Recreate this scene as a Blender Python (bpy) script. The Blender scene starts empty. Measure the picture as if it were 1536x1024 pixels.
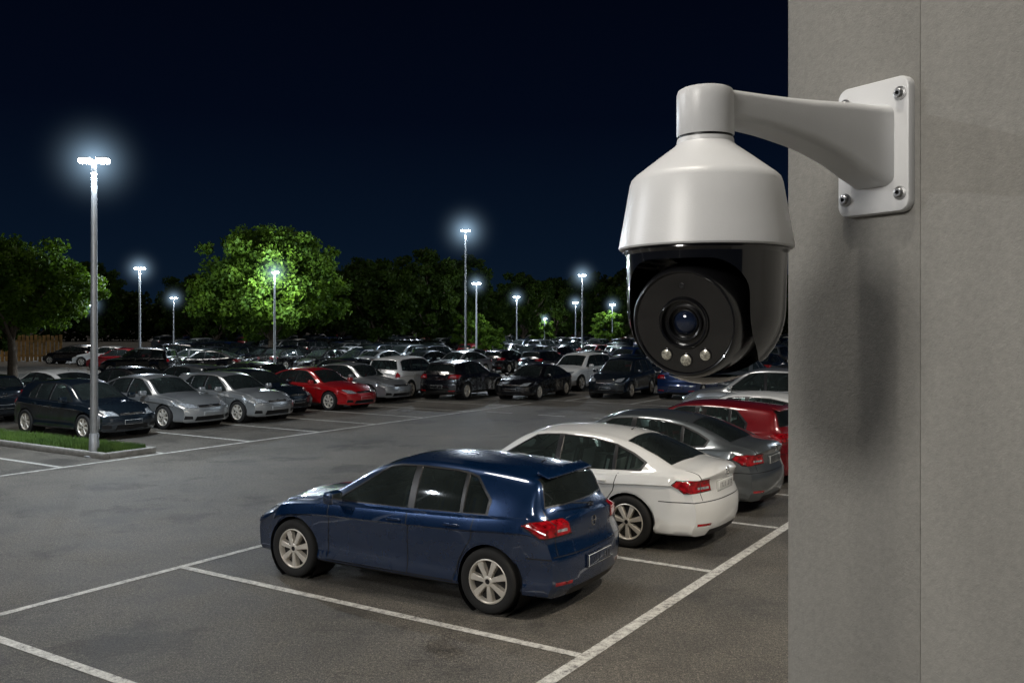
import bpy, bmesh, math, random
from mathutils import Vector, Matrix
import numpy as np
random.seed(7)
R=math.radians
scene=bpy.context.scene
COL=scene.collection
scene.view_settings.view_transform='Standard'
scene.view_settings.look='None'
scene.view_settings.exposure=0

# ------------------------------------------------------------ materials
def newmat(name):
    m=bpy.data.materials.new(name); m.use_nodes=True
    nt=m.node_tree; b=nt.nodes['Principled BSDF']
    return m,nt,b
def N(nt,t,**kw):
    n=nt.nodes.new(t)
    for k,v in kw.items(): setattr(n,k,v)
    return n
def ramp(nt,fac,stops):
    r=N(nt,'ShaderNodeValToRGB')
    while len(r.color_ramp.elements)<len(stops): r.color_ramp.elements.new(0.5)
    for e,(p,c) in zip(r.color_ramp.elements,stops):
        e.position=p; e.color=(c[0],c[1],c[2],1)
    nt.links.new(fac,r.inputs[0]); return r.outputs[0]
def noise(nt,scale,detail=4,rough=0.55,coord='Object',vec=None):
    n=N(nt,'ShaderNodeTexNoise'); n.inputs['Scale'].default_value=scale
    n.inputs['Detail'].default_value=detail; n.inputs['Roughness'].default_value=rough
    if vec is None:
        tc=N(nt,'ShaderNodeTexCoord'); vec=tc.outputs[coord]
    nt.links.new(vec,n.inputs['Vector']); return n.outputs['Fac']
def bump(nt,b,h,strength,dist=0.01):
    bp=N(nt,'ShaderNodeBump'); bp.inputs['Strength'].default_value=strength
    bp.inputs['Distance'].default_value=dist
    nt.links.new(h,bp.inputs['Height']); nt.links.new(bp.outputs[0],b.inputs['Normal'])
def mixc(nt,fac,a,b,mode='MIX'):
    m=N(nt,'ShaderNodeMix',data_type='RGBA',blend_type=mode)
    for s,i in ((fac,0),(a,6),(b,7)):
        if isinstance(s,(int,float)): m.inputs[i].default_value=s
        elif isinstance(s,tuple): m.inputs[i].default_value=(*s,1)
        else: nt.links.new(s,m.inputs[i])
    return m.outputs[2]
def simple(name,col,rough=0.5,metal=0.0,coat=0.0,emit=None,es=0,var=0.12,nscale=12,bmp=0):
    m,nt,b=newmat(name)
    f=noise(nt,nscale)
    c=ramp(nt,f,[(0.3,tuple(x*(1-var) for x in col)),(0.7,tuple(min(1,x*(1+var)) for x in col))])
    nt.links.new(c,b.inputs['Base Color'])
    b.inputs['Roughness'].default_value=rough; b.inputs['Metallic'].default_value=metal
    b.inputs['Coat Weight'].default_value=coat; b.inputs['Coat Roughness'].default_value=0.03
    if emit: b.inputs['Emission Color'].default_value=(*emit,1); b.inputs['Emission Strength'].default_value=es
    if bmp: bump(nt,b,noise(nt,nscale*12),bmp,0.002)
    return m
def paint(name,col,metal=0.3,rough=0.32):
    m,nt,b=newmat(name)
    f=noise(nt,900,1); d=noise(nt,3,4)
    c=ramp(nt,f,[(0.3,tuple(x*0.85 for x in col)),(0.75,tuple(min(1,x*1.15) for x in col))])
    nt.links.new(c,b.inputs['Base Color'])
    rr=N(nt,'ShaderNodeMapRange'); rr.inputs[3].default_value=rough-0.05; rr.inputs[4].default_value=rough+0.1
    nt.links.new(d,rr.inputs[0]); nt.links.new(rr.outputs[0],b.inputs['Roughness'])
    b.inputs['Metallic'].default_value=metal
    b.inputs['Coat Weight'].default_value=1.0; b.inputs['Coat Roughness'].default_value=0.03
    b.inputs['Coat IOR'].default_value=1.9
    return m

P_BLUE=paint('paint_navy',(0.003,0.024,0.082),0.55,0.25)
P_WHITE=paint('paint_white',(0.74,0.75,0.74),0.0,0.4)
P_SILV=paint('paint_silver',(0.42,0.44,0.45),0.7,0.28)
P_GREY=paint('paint_grey',(0.17,0.19,0.20),0.7,0.28)
P_RED=paint('paint_red',(0.42,0.005,0.008),0.2)
P_DKRED=paint('paint_dark_red',(0.20,0.004,0.008),0.2)
P_BLACK=paint('paint_black',(0.005,0.005,0.006),0.2,0.25)
P_DARK=paint('paint_slate',(0.013,0.022,0.032),0.6,0.27)
P_BLU2=paint('paint_blue',(0.005,0.024,0.10),0.4,0.27)

TRIM=simple('black_trim',(0.006,0.006,0.007),0.40)
TYRE=simple('tyre_rubber',(0.012,0.012,0.012),0.85,nscale=60,bmp=0.3)
ALLOY=simple('alloy_rim',(0.70,0.66,0.59),0.38,0.40,var=0.06)
HEADL=simple('headlamp_lens',(0.42,0.45,0.48),0.08,0.35,1.0,var=0.6,nscale=22)
TAILL=simple('tail_lamp_lens',(0.26,0.004,0.008),0.10,0.0,1.0,emit=(0.5,0.006,0.010),es=0.04,var=0.8,nscale=16)
CHROME=simple('chrome',(0.7,0.7,0.7),0.12,1.0)
PLATE=simple('number_plate',(0.74,0.76,0.74),0.4,var=0.05)
SEAT=simple('seat_fabric',(0.030,0.030,0.032),0.8)
def glassmat():
    m,nt,b=newmat('tinted_glass')
    out=nt.nodes['Material Output']
    tr=N(nt,'ShaderNodeBsdfTransparent'); tr.inputs[0].default_value=(0.40,0.48,0.46,1)
    gl=N(nt,'ShaderNodeBsdfGlossy'); gl.inputs['Roughness'].default_value=0.03; gl.inputs[0].default_value=(0.9,0.95,1,1)
    df=N(nt,'ShaderNodeBsdfDiffuse'); df.inputs[0].default_value=(0.09,0.115,0.11,1)
    fr=N(nt,'ShaderNodeFresnel'); fr.inputs[0].default_value=1.7
    n=noise(nt,1.6,3); mp=N(nt,'ShaderNodeMath',operation='MULTIPLY_ADD'); mp.inputs[1].default_value=0.05
    nt.links.new(n,mp.inputs[0]); nt.links.new(fr.outputs[0],mp.inputs[2])
    m0=N(nt,'ShaderNodeMixShader'); 
    du=N(nt,'ShaderNodeMath',operation='MULTIPLY'); nt.links.new(n,du.inputs[0]); du.inputs[1].default_value=0.34
    nt.links.new(du.outputs[0],m0.inputs[0])   # thin film of dust
    nt.links.new(tr.outputs[0],m0.inputs[1]); nt.links.new(df.outputs[0],m0.inputs[2])
    mx=N(nt,'ShaderNodeMixShader'); nt.links.new(mp.outputs[0],mx.inputs[0])
    nt.links.new(m0.outputs[0],mx.inputs[1]); nt.links.new(gl.outputs[0],mx.inputs[2])
    nt.links.new(mx.outputs[0],out.inputs[0]); return m
GLASS=glassmat()
SLOTS=[P_BLUE,GLASS,TRIM,TYRE,ALLOY,HEADL,TAILL,CHROME,PLATE,SEAT]
PA,GL,TR,TY,AL,HE,TA,CH,PL,SE=range(10)

# ------------------------------------------------------------ mesh helpers
def finish(bm,name,mats,angle=35,smooth=True):
    me=bpy.data.meshes.new(name)
    bm.to_mesh(me); bm.free()
    for m in mats: me.materials.append(m)
    if smooth:
        me.polygons.foreach_set('use_smooth',[True]*len(me.polygons))
        me.set_sharp_from_angle(angle=R(angle))
    return me
def obj(name,me,parent=None,loc=(0,0,0),rot=(0,0,0)):
    o=bpy.data.objects.new(name,me); COL.objects.link(o)
    o.location=loc; o.rotation_euler=rot
    if parent: o.parent=parent
    return o
def empty(name,loc=(0,0,0),rot=(0,0,0)):
    o=bpy.data.objects.new(name,None); COL.objects.link(o); o.location=loc; o.rotation_euler=rot
    o.empty_display_size=0.1; return o
def box(bm,c,s,mat=0,bev=0.0,M=None,seg=2):
    r=bmesh.ops.create_cube(bm,size=1.0)
    vs=r['verts']
    for v in vs: v.co=Vector((v.co.x*s[0],v.co.y*s[1],v.co.z*s[2]))
    fs=set(f for v in vs for f in v.link_faces)
    if bev>0:
        es=set(e for v in vs for e in v.link_edges)
        rr=bmesh.ops.bevel(bm,geom=list(es),offset=bev,segments=seg,affect='EDGES',profile=0.5)
        fs=set(rr['faces'])|set(f for f in fs if f.is_valid)
        vs=list(set(v for f in fs for v in f.verts))
    T=Matrix.Translation(Vector(c))
    if M is not None: T=T@M
    for v in vs: v.co=T@v.co
    for f in fs: f.material_index=mat
    return vs
def revolve(bm,prof,mat=0,seg=32,M=None,capa=False,capb=False):
    """prof: list of (r,h) around local Z"""
    rings=[]
    M=M or Matrix.Identity(4)
    for r,h in prof:
        rings.append([bm.verts.new(M@Vector((r*math.cos(2*math.pi*i/seg),r*math.sin(2*math.pi*i/seg),h))) for i in range(seg)])
    for a,b in zip(rings,rings[1:]):
        for i in range(seg):
            f=bm.faces.new((a[i],a[(i+1)%seg],b[(i+1)%seg],b[i])); f.material_index=mat
    if capa: f=bm.faces.new(list(reversed(rings[0]))); f.material_index=mat
    if capb: f=bm.faces.new(rings[-1]); f.material_index=mat
def tube(bm,p0,p1,r0,r1,mat=0,seg=10,cap=True):
    p0=Vector(p0);p1=Vector(p1);d=p1-p0
    q=d.to_track_quat('Z','Y').to_matrix().to_4x4()
    revolve(bm,[(r0,0),(r1,d.length)],mat,seg,Matrix.Translation(p0)@q,cap,cap)

def pchip(pts):
    pts=sorted(pts); xs=[p[0] for p in pts]; ys=[p[1] for p in pts]; n=len(xs)
    h=[xs[i+1]-xs[i] for i in range(n-1)]; d=[(ys[i+1]-ys[i])/h[i] for i in range(n-1)]
    m=[0]*n; m[0]=d[0]; m[-1]=d[-1]
    for i in range(1,n-1):
        if d[i-1]*d[i]<=0: m[i]=0
        else:
            w1=2*h[i]+h[i-1]; w2=h[i]+2*h[i-1]
            m[i]=(w1+w2)/(w1/d[i-1]+w2/d[i])
    def f(x):
        if x<=xs[0]: return ys[0]
        if x>=xs[-1]: return ys[-1]
        i=0
        while x>xs[i+1]: i+=1
        t=(x-xs[i])/h[i]
        return ((2*t**3-3*t**2+1)*ys[i]+(t**3-2*t**2+t)*h[i]*m[i]+(-2*t**3+3*t**2)*ys[i+1]+(t**3-t**2)*h[i]*m[i+1])
    return f
def sstep(t): t=max(0,min(1,t)); return t*t*(3-2*t)

def poly_planes(poly,ax,sgn=1):
    """convex polygon in two axes -> outward halfspaces"""
    c=(sum(p[0] for p in poly)/len(poly),sum(p[1] for p in poly)/len(poly)); out=[]
    for a,b in zip(poly,poly[1:]+poly[:1]):
        nx,nz=b[1]-a[1],-(b[0]-a[0])
        if abs(nx)+abs(nz)<1e-9: continue
        if (a[0]-c[0])*nx+(a[1]-c[1])*nz<0: nx,nz=-nx,-nz
        co=[0,0,0]; no=[0,0,0]
        co[ax[0]]=a[0]; co[ax[1]]=a[1]; no[ax[0]]=nx; no[ax[1]]=nz
        if sgn<0 and 1 in ax: co[1]*=-1; no[1]*=-1
        out.append((Vector(co),Vector(no).normalized()))
    return out
def cut(bm,planes,filt,mat=None,delete=False,inset=0,depth=0.0,bmat=None):
    cand=[f for f in bm.faces if filt(f)]
    def prune(fs): 
        r=[]
        for f in fs:
            ok=True
            for co,no in planes:
                if all((v.co-co).dot(no)>-1e-5 for v in f.verts): ok=False;break
            if ok: r.append(f)
        return r
    cand=prune(cand)
    for co,no in planes:
        if not cand: return []
        g=set(cand)
        for f in cand: g.update(f.edges); g.update(f.verts)
        res=bmesh.ops.bisect_plane(bm,geom=list(g),dist=1e-5,plane_co=co,plane_no=no)
        cand=prune([x for x in res['geom'] if isinstance(x,bmesh.types.BMFace)])
    if delete:
        bmesh.ops.delete(bm,geom=cand,context='FACES'); return []
    if mat is not None:
        for f in cand: f.material_index=mat
    if inset>0 and cand:
        r=bmesh.ops.inset_region(bm,faces=cand,thickness=inset,depth=depth,use_even_offset=False)
        for f in r['faces']: f.material_index=TR if bmat is None else bmat
    return cand

# ------------------------------------------------------------ car builder
def build_car(name,S):
    bm=bmesh.new()
    L2=S['L']/2
    top=pchip(S['top']); sh=pchip(S['sh']); yr=pchip(S['yr']); wid=pchip(S['w'])
    fa,ra=S['axles']; RW=S.get('R',0.325)
    pf=pchip(S['pf']); pr=pchip(S['pr'])
    n=92
    xs=[-L2+2*L2*i/(n-1) for i in range(n)]
    def section(x):
        w=wid(x); zs=sh(x); zt=top(x); ye=yr(x)
        fl=0.024*(math.exp(-((x-fa)/0.35)**4)+math.exp(-((x-ra)/0.35)**4))
        zb=S.get('zb',0.21)
        w=w-0.008
        pts=[(w-0.09,zb),(w-0.026,zb+0.03),(w-0.010+fl,zb+0.075),(w-0.030+fl,0.36),(w-0.030+fl,0.48),(w-0.024+fl*.9,0.60)]
        zc=zs-0.135
        if zc>0.62:
            pts+=[(w-0.024+fl*.5,zc-0.014),(w+0.008+fl*.25,zc+0.010)]
        else: pts+=[(w-0.014+fl*.5,0.61+(zs-0.61)*0.3),(w-0.010,0.61+(zs-0.61)*0.5)]
        pts+=[(w-0.006,zs-0.05),(w-0.022,zs-0.012),(w-0.050,zs)]
        ze=max(zt-S.get('drop',0.065),zs+0.012)
        p0=(w-0.070,zs+0.010); ye=min(ye,p0[0]-0.02)
        pts.append(p0)
        g=max(0,min(1,(ze-zs)/0.35))
        for t in (0.2,0.4,0.6,0.8):
            b=0.022*math.sin(math.pi*t)*g
            pts.append((p0[0]+(ye-p0[0])*t+b,p0[1]+(ze-p0[1])*t))
        A=pts[-1]; yB=ye*0.86
        def crown(y): return ze+(zt-ze)*(1-(y/ye)**2) if ye>0 else zt
        B=(yB,crown(yB)); C=(ye,ze+0.3*(zt-ze))
        for t in (0.2,0.4,0.6,0.8,1.0):
            pts.append(((1-t)**2*A[0]+2*t*(1-t)*C[0]+t*t*B[0],(1-t)**2*A[1]+2*t*(1-t)*C[1]+t*t*B[1]))
        for k in (0.8,0.6,0.4,0.2,0.0):
            pts.append((yB*k,crown(yB*k)))
        return pts
    def deform(v):
        x,y,z=v
        if x>0:
            g=sstep((x-(L2-0.72))/0.72); x-=g*(S['kf']*min(1,abs(y)/0.86)**2.6+pf(z))
        else:
            g=sstep((-x-(L2-0.62))/0.62); x+=g*(S['kr']*min(1,abs(y)/0.86)**2.8+pr(z))
        return (x,y,z)
    rows=[]
    for x in xs:
        p=section(x)
        left=[(x,y,z) for y,z in p]; right=[(x,-y,z) for y,z in reversed(p[:-1])]
        rows.append([bm.verts.new(deform(q)) for q in left+right])
    K=len(rows[0])
    for a,b in zip(rows,rows[1:]):
        for j in range(K-1):
            bm.faces.new((a[j],a[j+1],b[j+1],b[j]))
    for ri,x,flip in ((0,xs[0],False),(-1,xs[-1],True)):
        ring=rows[ri]; p=section(x); m=18; prev=None
        nj=len(p)
        for j in range(nj):
            y,z=p[j]
            if j==nj-1: row=[ring[j]]*(m+1)
            else:
                row=[ring[j]]+[bm.verts.new(deform((x,y*(1-2*k/m),z))) for k in range(1,m)]+[ring[K-1-j]]
            if prev:
                for k in range(m):
                    q=[prev[k],prev[k+1],row[k+1],row[k]]
                    q2=[]
                    for v in q:
                        if v not in q2: q2.append(v)
                    if len(q2)<3: continue
                    if flip: q2.reverse()
                    try: bm.faces.new(q2)
                    except ValueError: pass
            prev=row
    bmesh.ops.recalc_face_normals(bm,faces=bm.faces)
    bm.normal_update()
    t=max(bm.faces,key=lambda f:f.calc_center_median().z)
    if t.normal.z<0:
        bmesh.ops.reverse_faces(bm,faces=bm.faces)
    cc=lambda f:f.calc_center_median()
    for ax in (fa,ra):
        for r_,dl in ((RW+0.058,False),(RW+0.040,True)):
            circ=[(ax+r_*math.cos(2*math.pi*i/32),RW+r_*math.sin(2*math.pi*i/32)) for i in range(32)]
            if dl: cut(bm,poly_planes(circ,(0,2)),lambda f:abs(cc(f).y)>0.6 and cc(f).z<0.85,delete=True)
            else: cut(bm,poly_planes(circ,(0,2)),lambda f:abs(cc(f).y)>0.6 and cc(f).z<0.85,mat=PA,inset=0.004,depth=-0.006,bmat=PA)
    side=lambda f:abs(f.normal.y)>0.45 and cc(f).z>sh(cc(f).x)-0.01
    cut(bm,poly_planes(S['dlo'],(0,2)),side,mat=TR)
    for poly in S['win']:
        cut(bm,poly_planes(poly,(0,2)),side,mat=GL,inset=0.008,depth=-0.008)
    cut(bm,poly_planes(S['ws'],(0,1)),lambda f:f.normal.z>0.3 and cc(f).x>0 and f.normal.x>0.12,mat=GL,inset=0.020,depth=-0.004)
    if S['rw_ax']=='xy':
        cut(bm,poly_planes(S['rw'],(0,1)),lambda f:f.normal.z>0.3 and cc(f).x<-0.8,mat=GL,inset=0.020,depth=-0.004)
    else:
        cut(bm,poly_planes(S['rw'],(1,2)),lambda f:cc(f).x<-1.2 and f.normal.x<-0.3,mat=GL,inset=0.020,depth=-0.004)
    low=lambda f:abs(f.normal.y)>0.4 and cc(f).z<sh(cc(f).x)+0.02 and cc(f).z>0.2
    for (xa,za),(xb,zb_) in S['seams']:
        dx,dz=xb-xa,zb_-za; l=math.hypot(dx,dz); ox,oz=-dz/l*0.0062,dx/l*0.0062
        cut(bm,poly_planes([(xa-ox,za-oz),(xb-ox,zb_-oz),(xb+ox,zb_+oz),(xa+ox,za+oz)],(0,2)),low,mat=TR)
    cut(bm,poly_planes([(ra+0.3,0.15),(fa-0.3,0.15),(fa-0.3,0.250),(ra+0.3,0.250)],(0,2)),lambda f:abs(cc(f).y)>0.5 and cc(f).z<0.35,mat=TR)
    for s in (1,-1):
        cut(bm,poly_planes(S['tl_yz'],(1,2),s)+poly_planes(S['tl_xz'],(0,2)),lambda f:cc(f).x<-1.2 and cc(f).y*s>0,mat=TA,inset=0.012,depth=0.006,bmat=TR)
        if 'tl_in' in S:
            cut(bm,poly_planes(S['tl_in'],(1,2),s),lambda f:cc(f).x<-1.2 and cc(f).y*s>0 and f.material_index==TA,mat=HE)
        cut(bm,poly_planes(S['hl_yz'],(1,2),s)+poly_planes(S['hl_xz'],(0,2)),lambda f:cc(f).x>1.2 and cc(f).y*s>0,mat=HE,inset=0.010,depth=0.004,bmat=TR)
        cut(bm,poly_planes([(0.50,0.33),(0.74,0.34),(0.74,0.375),(0.50,0.365)],(1,2),s),lambda f:cc(f).x<-L2+0.6 and cc(f).y*s>0,mat=TA)
        cut(bm,poly_planes([(0.54,0.30),(0.76,0.30),(0.74,0.40),(0.56,0.38)],(1,2),s),lambda f:cc(f).x>L2-0.6 and cc(f).y*s>0 and f.normal.x>.3,mat=TR)
        for q in S.get('gate',[]):
            cut(bm,poly_planes(q,(1,2),s),lambda f:cc(f).x<-L2+0.5 and cc(f).y*s>0,mat=TR)
    for q in S['front_black']:
        cut(bm,poly_planes(q,(1,2)),lambda f:cc(f).x>L2-0.5 and f.normal.x>0.3,mat=TR,inset=0.012,depth=-0.012,bmat=CH if q is S['front_black'][0] else TR)
    for q in S['rear_black']:
        cut(bm,poly_planes(q,(1,2)),lambda f:cc(f).x<-L2+0.5 and f.normal.x<-0.3,mat=TR)
    box(bm,(0,0,0.26),(S['L']-0.5,1.30,0.10),TR,0.02)
    Lr=-L2
    zpl=S['plate_z']; px_=Lr+pr(zpl)
    box(bm,(px_-0.012,0,zpl),(0.020,0.52,0.115),PL,0.004)
    box(bm,(px_-0.002,0,zpl),(0.020,0.55,0.14),TR,0.004)
    for k in range(8):
        if k==3: continue
        box(bm,(px_-0.0225,-0.205+k*0.058,zpl),(0.002,0.010,0.062),TR)
        if k%3!=1: box(bm,(px_-0.0227,-0.190+k*0.058,zpl+0.024*(1-k%3)),(0.002,0.026,0.010),TR)
    box(bm,(L2-pf(0.42)+0.006,0,0.44),(0.014,0.5,0.11),PL,0.004)
    zb=S['badge_z']
    revolve(bm,[(0.055,0),(0.055,0.012),(0.045,0.014),(0.042,0.008)],CH,20,Matrix.Translation((Lr+pr(zb)+0.004,0,zb))@Matrix.Rotation(R(-90),4,'Y'))
    box(bm,(Lr+pr(zb)-0.004,0,zb),(0.006,0.07,0.012),CH)
    revolve(bm,[(0.055,0),(0.055,0.012),(0.045,0.014),(0.0001,0.012)],CH,20,Matrix.Translation((L2-pf(0.64)-0.012,0,0.64))@Matrix.Rotation(R(90),4,'Y'))
    for s in (1,-1):
        for hx in S['handles']:
            box(bm,(hx,s*(wid(hx)+0.006),sh(hx)-0.085),(0.18,0.034,0.026),PA,0.010)
        mx=S['mirror_x']
        box(bm,(mx,s*(wid(mx)+0.09),sh(mx)+0.10),(0.13,0.21,0.14),PA,0.038,seg=3)
        box(bm,(mx,s*(wid(mx)-0.01),sh(mx)+0.045),(0.05,0.14,0.03),TR,0.01)
        box(bm,(mx-0.066,s*(wid(mx)+0.09),sh(mx)+0.10),(0.006,0.16,0.10),CH)
    if 'spoiler' in S:
        sx_,sz_,sw_=S['spoiler']
        box(bm,(sx_,0,sz_),(0.15,sw_,0.024),PA,0.011,Matrix.Rotation(R(-20),4,'Y'),seg=3)
    tube(bm,(S['ant'],0,top(S['ant'])-0.01),(S['ant']-0.10,0,top(S['ant'])+0.06),0.010,0.004,TR,6)
    for ax in (fa,ra):
        for s in (1,-1):
            yc=s*(wid(ax)-0.108)
            M=Matrix.Translation((ax,yc,RW))@Matrix.Rotation(R(-90*s),4,'X')
            rr=RW-0.096
            revolve(bm,[(rr-0.005,0.092),(rr+0.02,0.104),(RW-0.03,0.108),(RW-0.008,0.094),(RW,0.07),(RW,-0.07),(RW-0.01,-0.095),(rr,-0.10)],TY,40,M)
            revolve(bm,[(rr-0.005,0.092),(rr-0.016,0.096),(rr-0.026,0.084),(rr-0.03,0.02)],AL,40,M)
            revolve(bm,[(rr-0.03,0.03),(0.03,0.035),(0.0005,0.035)],TR,32,M)
            ns=S.get('spokes',7)
            for k in range(ns):
                an=2*math.pi*k/ns+0.3+ax
                wi,wo=0.020,0.25/ns+0.004
                ra0,rb=0.035,rr-0.012
                vs=[]
                for (r_,w_,h_) in ((ra0,wi,0.094),(rr*0.55,(wi+wo)*.47,0.092),(rb,wo,0.084)):
                    for (q,hh) in ((-w_,h_-0.012),(-w_*0.75,h_),(w_*0.75,h_),(w_,h_-0.012)):
                        co=Matrix.Rotation(an,4,'Z')@Vector((r_,q,hh))
                        vs.append(bm.verts.new(M@co))
                for i in range(2):
                    for j in range(3):
                        f=bm.faces.new((vs[i*4+j],vs[(i+1)*4+j],vs[(i+1)*4+j+1],vs[i*4+j+1])); f.material_index=AL
                lo=[bm.verts.new(M@(Matrix.Rotation(an,4,'Z')@Vector((r_,q,0.03)))) for (r_,q) in ((ra0,-wi),(rb,-wo),(rb,wo),(ra0,wi))]
                for a,b,c,d in ((vs[0],vs[8],lo[1],lo[0]),(vs[3],vs[11],lo[2],lo[3])):
                    f=bm.faces.new((a,b,c,d)); f.material_index=AL
            revolve(bm,[(0.056,0.05),(0.054,0.092),(0.045,0.098),(0.030,0.099),(0.028,0.096),(0.0005,0.096)],AL,24,M)
            revolve(bm,[(0.026,0.0965),(0.024,0.0985),(0.0005,0.0985)],TR,16,M)
            Mw=Matrix.Translation((ax,0,RW))@Matrix.Rotation(R(-90*s),4,'X')
            revolve(bm,[(RW+0.05,0.50),(RW+0.05,wid(ax)-0.03)],TR,32,Mw)
            revolve(bm,[(RW+0.05,0.50),(0.01,0.50)],TR,32,Mw)
    zf=0.62
    box(bm,((S['seat']+0.2),0,zf-0.12),(2.7,1.34,0.06),SE)
    for sx in (S['seat'],S['seat']-0.85):
        for s in (1,-1):
            box(bm,(sx-0.05,s*0.36,0.86),(0.14,0.48,0.56),SE,0.05,Matrix.Rotation(R(-14),4,'Y'))
            box(bm,(sx-0.15,s*0.36,1.17),(0.09,0.25,0.15),SE,0.035)
            box(bm,(sx+0.18,s*0.36,0.64),(0.5,0.48,0.12),SE,0.04)
    box(bm,(S['seat']+0.95,0,0.86),(0.35,1.3,0.14),SE,0.04)
    revolve(bm,[(.175,-.012),(.19,0),(.175,.012)],SE,20,Matrix.Translation((S['seat']+0.66,.36,.93))@Matrix.Rotation(R(-65),4,'Y'))
    if S['rw_ax']=='xy': box(bm,(S['seat']-1.5,0,0.92),(0.7,1.2,0.03),SE,0.01)
    else:
        x0=Lr+pr(1.0)
        box(bm,(x0+.015,.0,S['rw'][0][1]-.03),(.05,.07,.05),TR,.015)
        tube(bm,(x0+.0,0.0,S['rw'][0][1]-.02),(x0+.035,0.40,S['rw'][0][1]+.04),0.009,0.006,TR,6)
    bm.normal_update()
    return finish(bm,name,SLOTS,40)

hatch=dict(L=4.26,axles=(1.29,-1.33),
 top=[(-2.13,.95),(-2.07,1.0),(-2.02,1.04),(-1.84,1.335),(-1.78,1.365),(-1.5,1.405),(-1.0,1.442),(-.5,1.46),(-.1,1.437),(.22,1.37),(.95,1.00),(1.05,.975),(1.6,.90),(1.9,.83),(2.05,.76),(2.13,.69)],
 sh=[(-2.13,.89),(-1.9,.965),(-1.6,.965),(-1,.935),(0,.905),(.9,.885),(1.2,.86),(1.6,.80),(1.9,.72),(2.13,.60)],
 yr=[(-2.13,.68),(-2.0,.67),(-1.80,.60),(-1,.60),(.27,.59),(.95,.68),(1.6,.66),(2.13,.58)],
 w=[(-2.13,.82),(-1.8,.87),(-1.4,.89),(0,.895),(1.3,.885),(1.8,.85),(2.13,.79)],
 pf=[(.2,.07),(.33,.01),(.5,0),(.62,.03),(.70,.09),(.8,.16),(1,.2)],
 pr=[(.2,.08),(.33,.01),(.5,0),(.60,.005),(.635,.05),(.85,.06),(1.0,.08),(1.4,.10)],
 kf=.26,kr=.15,spoiler=(-1.745,1.352,0.98),
 dlo=[(.74,.918),(.66,.985),(.10,1.335),(-.05,1.360),(-.36,1.371),(-.80,1.363),(-.97,1.345),(-1.08,1.322),(-1.31,1.11),(-1.29,.962)],
 win=[[(.68,.935),(.64,.975),(.10,1.315),(-.05,1.345),(-.27,1.355),(-.29,.940)],
      [(-.37,.942),(-.35,1.357),(-.80,1.350),(-.93,1.335),(-.95,.960)],
      [(-.99,.962),(-.97,1.330),(-1.07,1.305),(-1.27,1.11),(-1.26,.975)]],
 ws=[(.90,-.63),(.98,0),(.90,.63),(.23,.53),(.23,-.53)],
 rw_ax='yz',rw=[(-.645,1.055),(.645,1.055),(.54,1.33),(-.54,1.33)],
 seams=[((.78,.30),(.76,.90)),((-.325,.27),(-.325,.92)),((.78,.27),(-.90,.27)),((-.98,.50),(-1.12,.72)),((-.90,.27),(-.98,.50)),((-1.12,.72),(-1.16,.95)),((1.68,.62),(1.72,.74)),((-1.75,.60),(-2.02,.60))],
 tl_yz=[(.44,.805),(.95,.79),(.95,.955),(.50,.965)],tl_xz=[(-2.4,.74),(-1.90,.785),(-1.70,.915),(-1.76,.950),(-2.4,.985)],
 tl_in=[(.52,.845),(.66,.845),(.66,.872),(.52,.872)],
 hl_yz=[(.36,.60),(.95,.60),(.95,.79),(.45,.71)],hl_xz=[(2.4,.56),(2.0,.60),(1.70,.75),(1.72,.79),(2.4,.77)],
 gate=[[(.695,.63),(.706,.63),(.672,1.04),(.661,1.04)]],
 front_black=[[(-.34,.615),(.34,.615),(.34,.67),(-.34,.67)],[(-.46,.25),(.46,.25),(.42,.38),(-.42,.38)]],
 rear_black=[[(-.55,.20),(.55,.20),(.50,.29),(-.50,.29)],[(-.76,.615),(.76,.615),(.76,.626),(-.76,.626)]],
 plate_z=.50,badge_z=.86,handles=(-.16,-.90),mirror_x=.60,ant=-1.45,seat=-.05,spokes=7)
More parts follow.
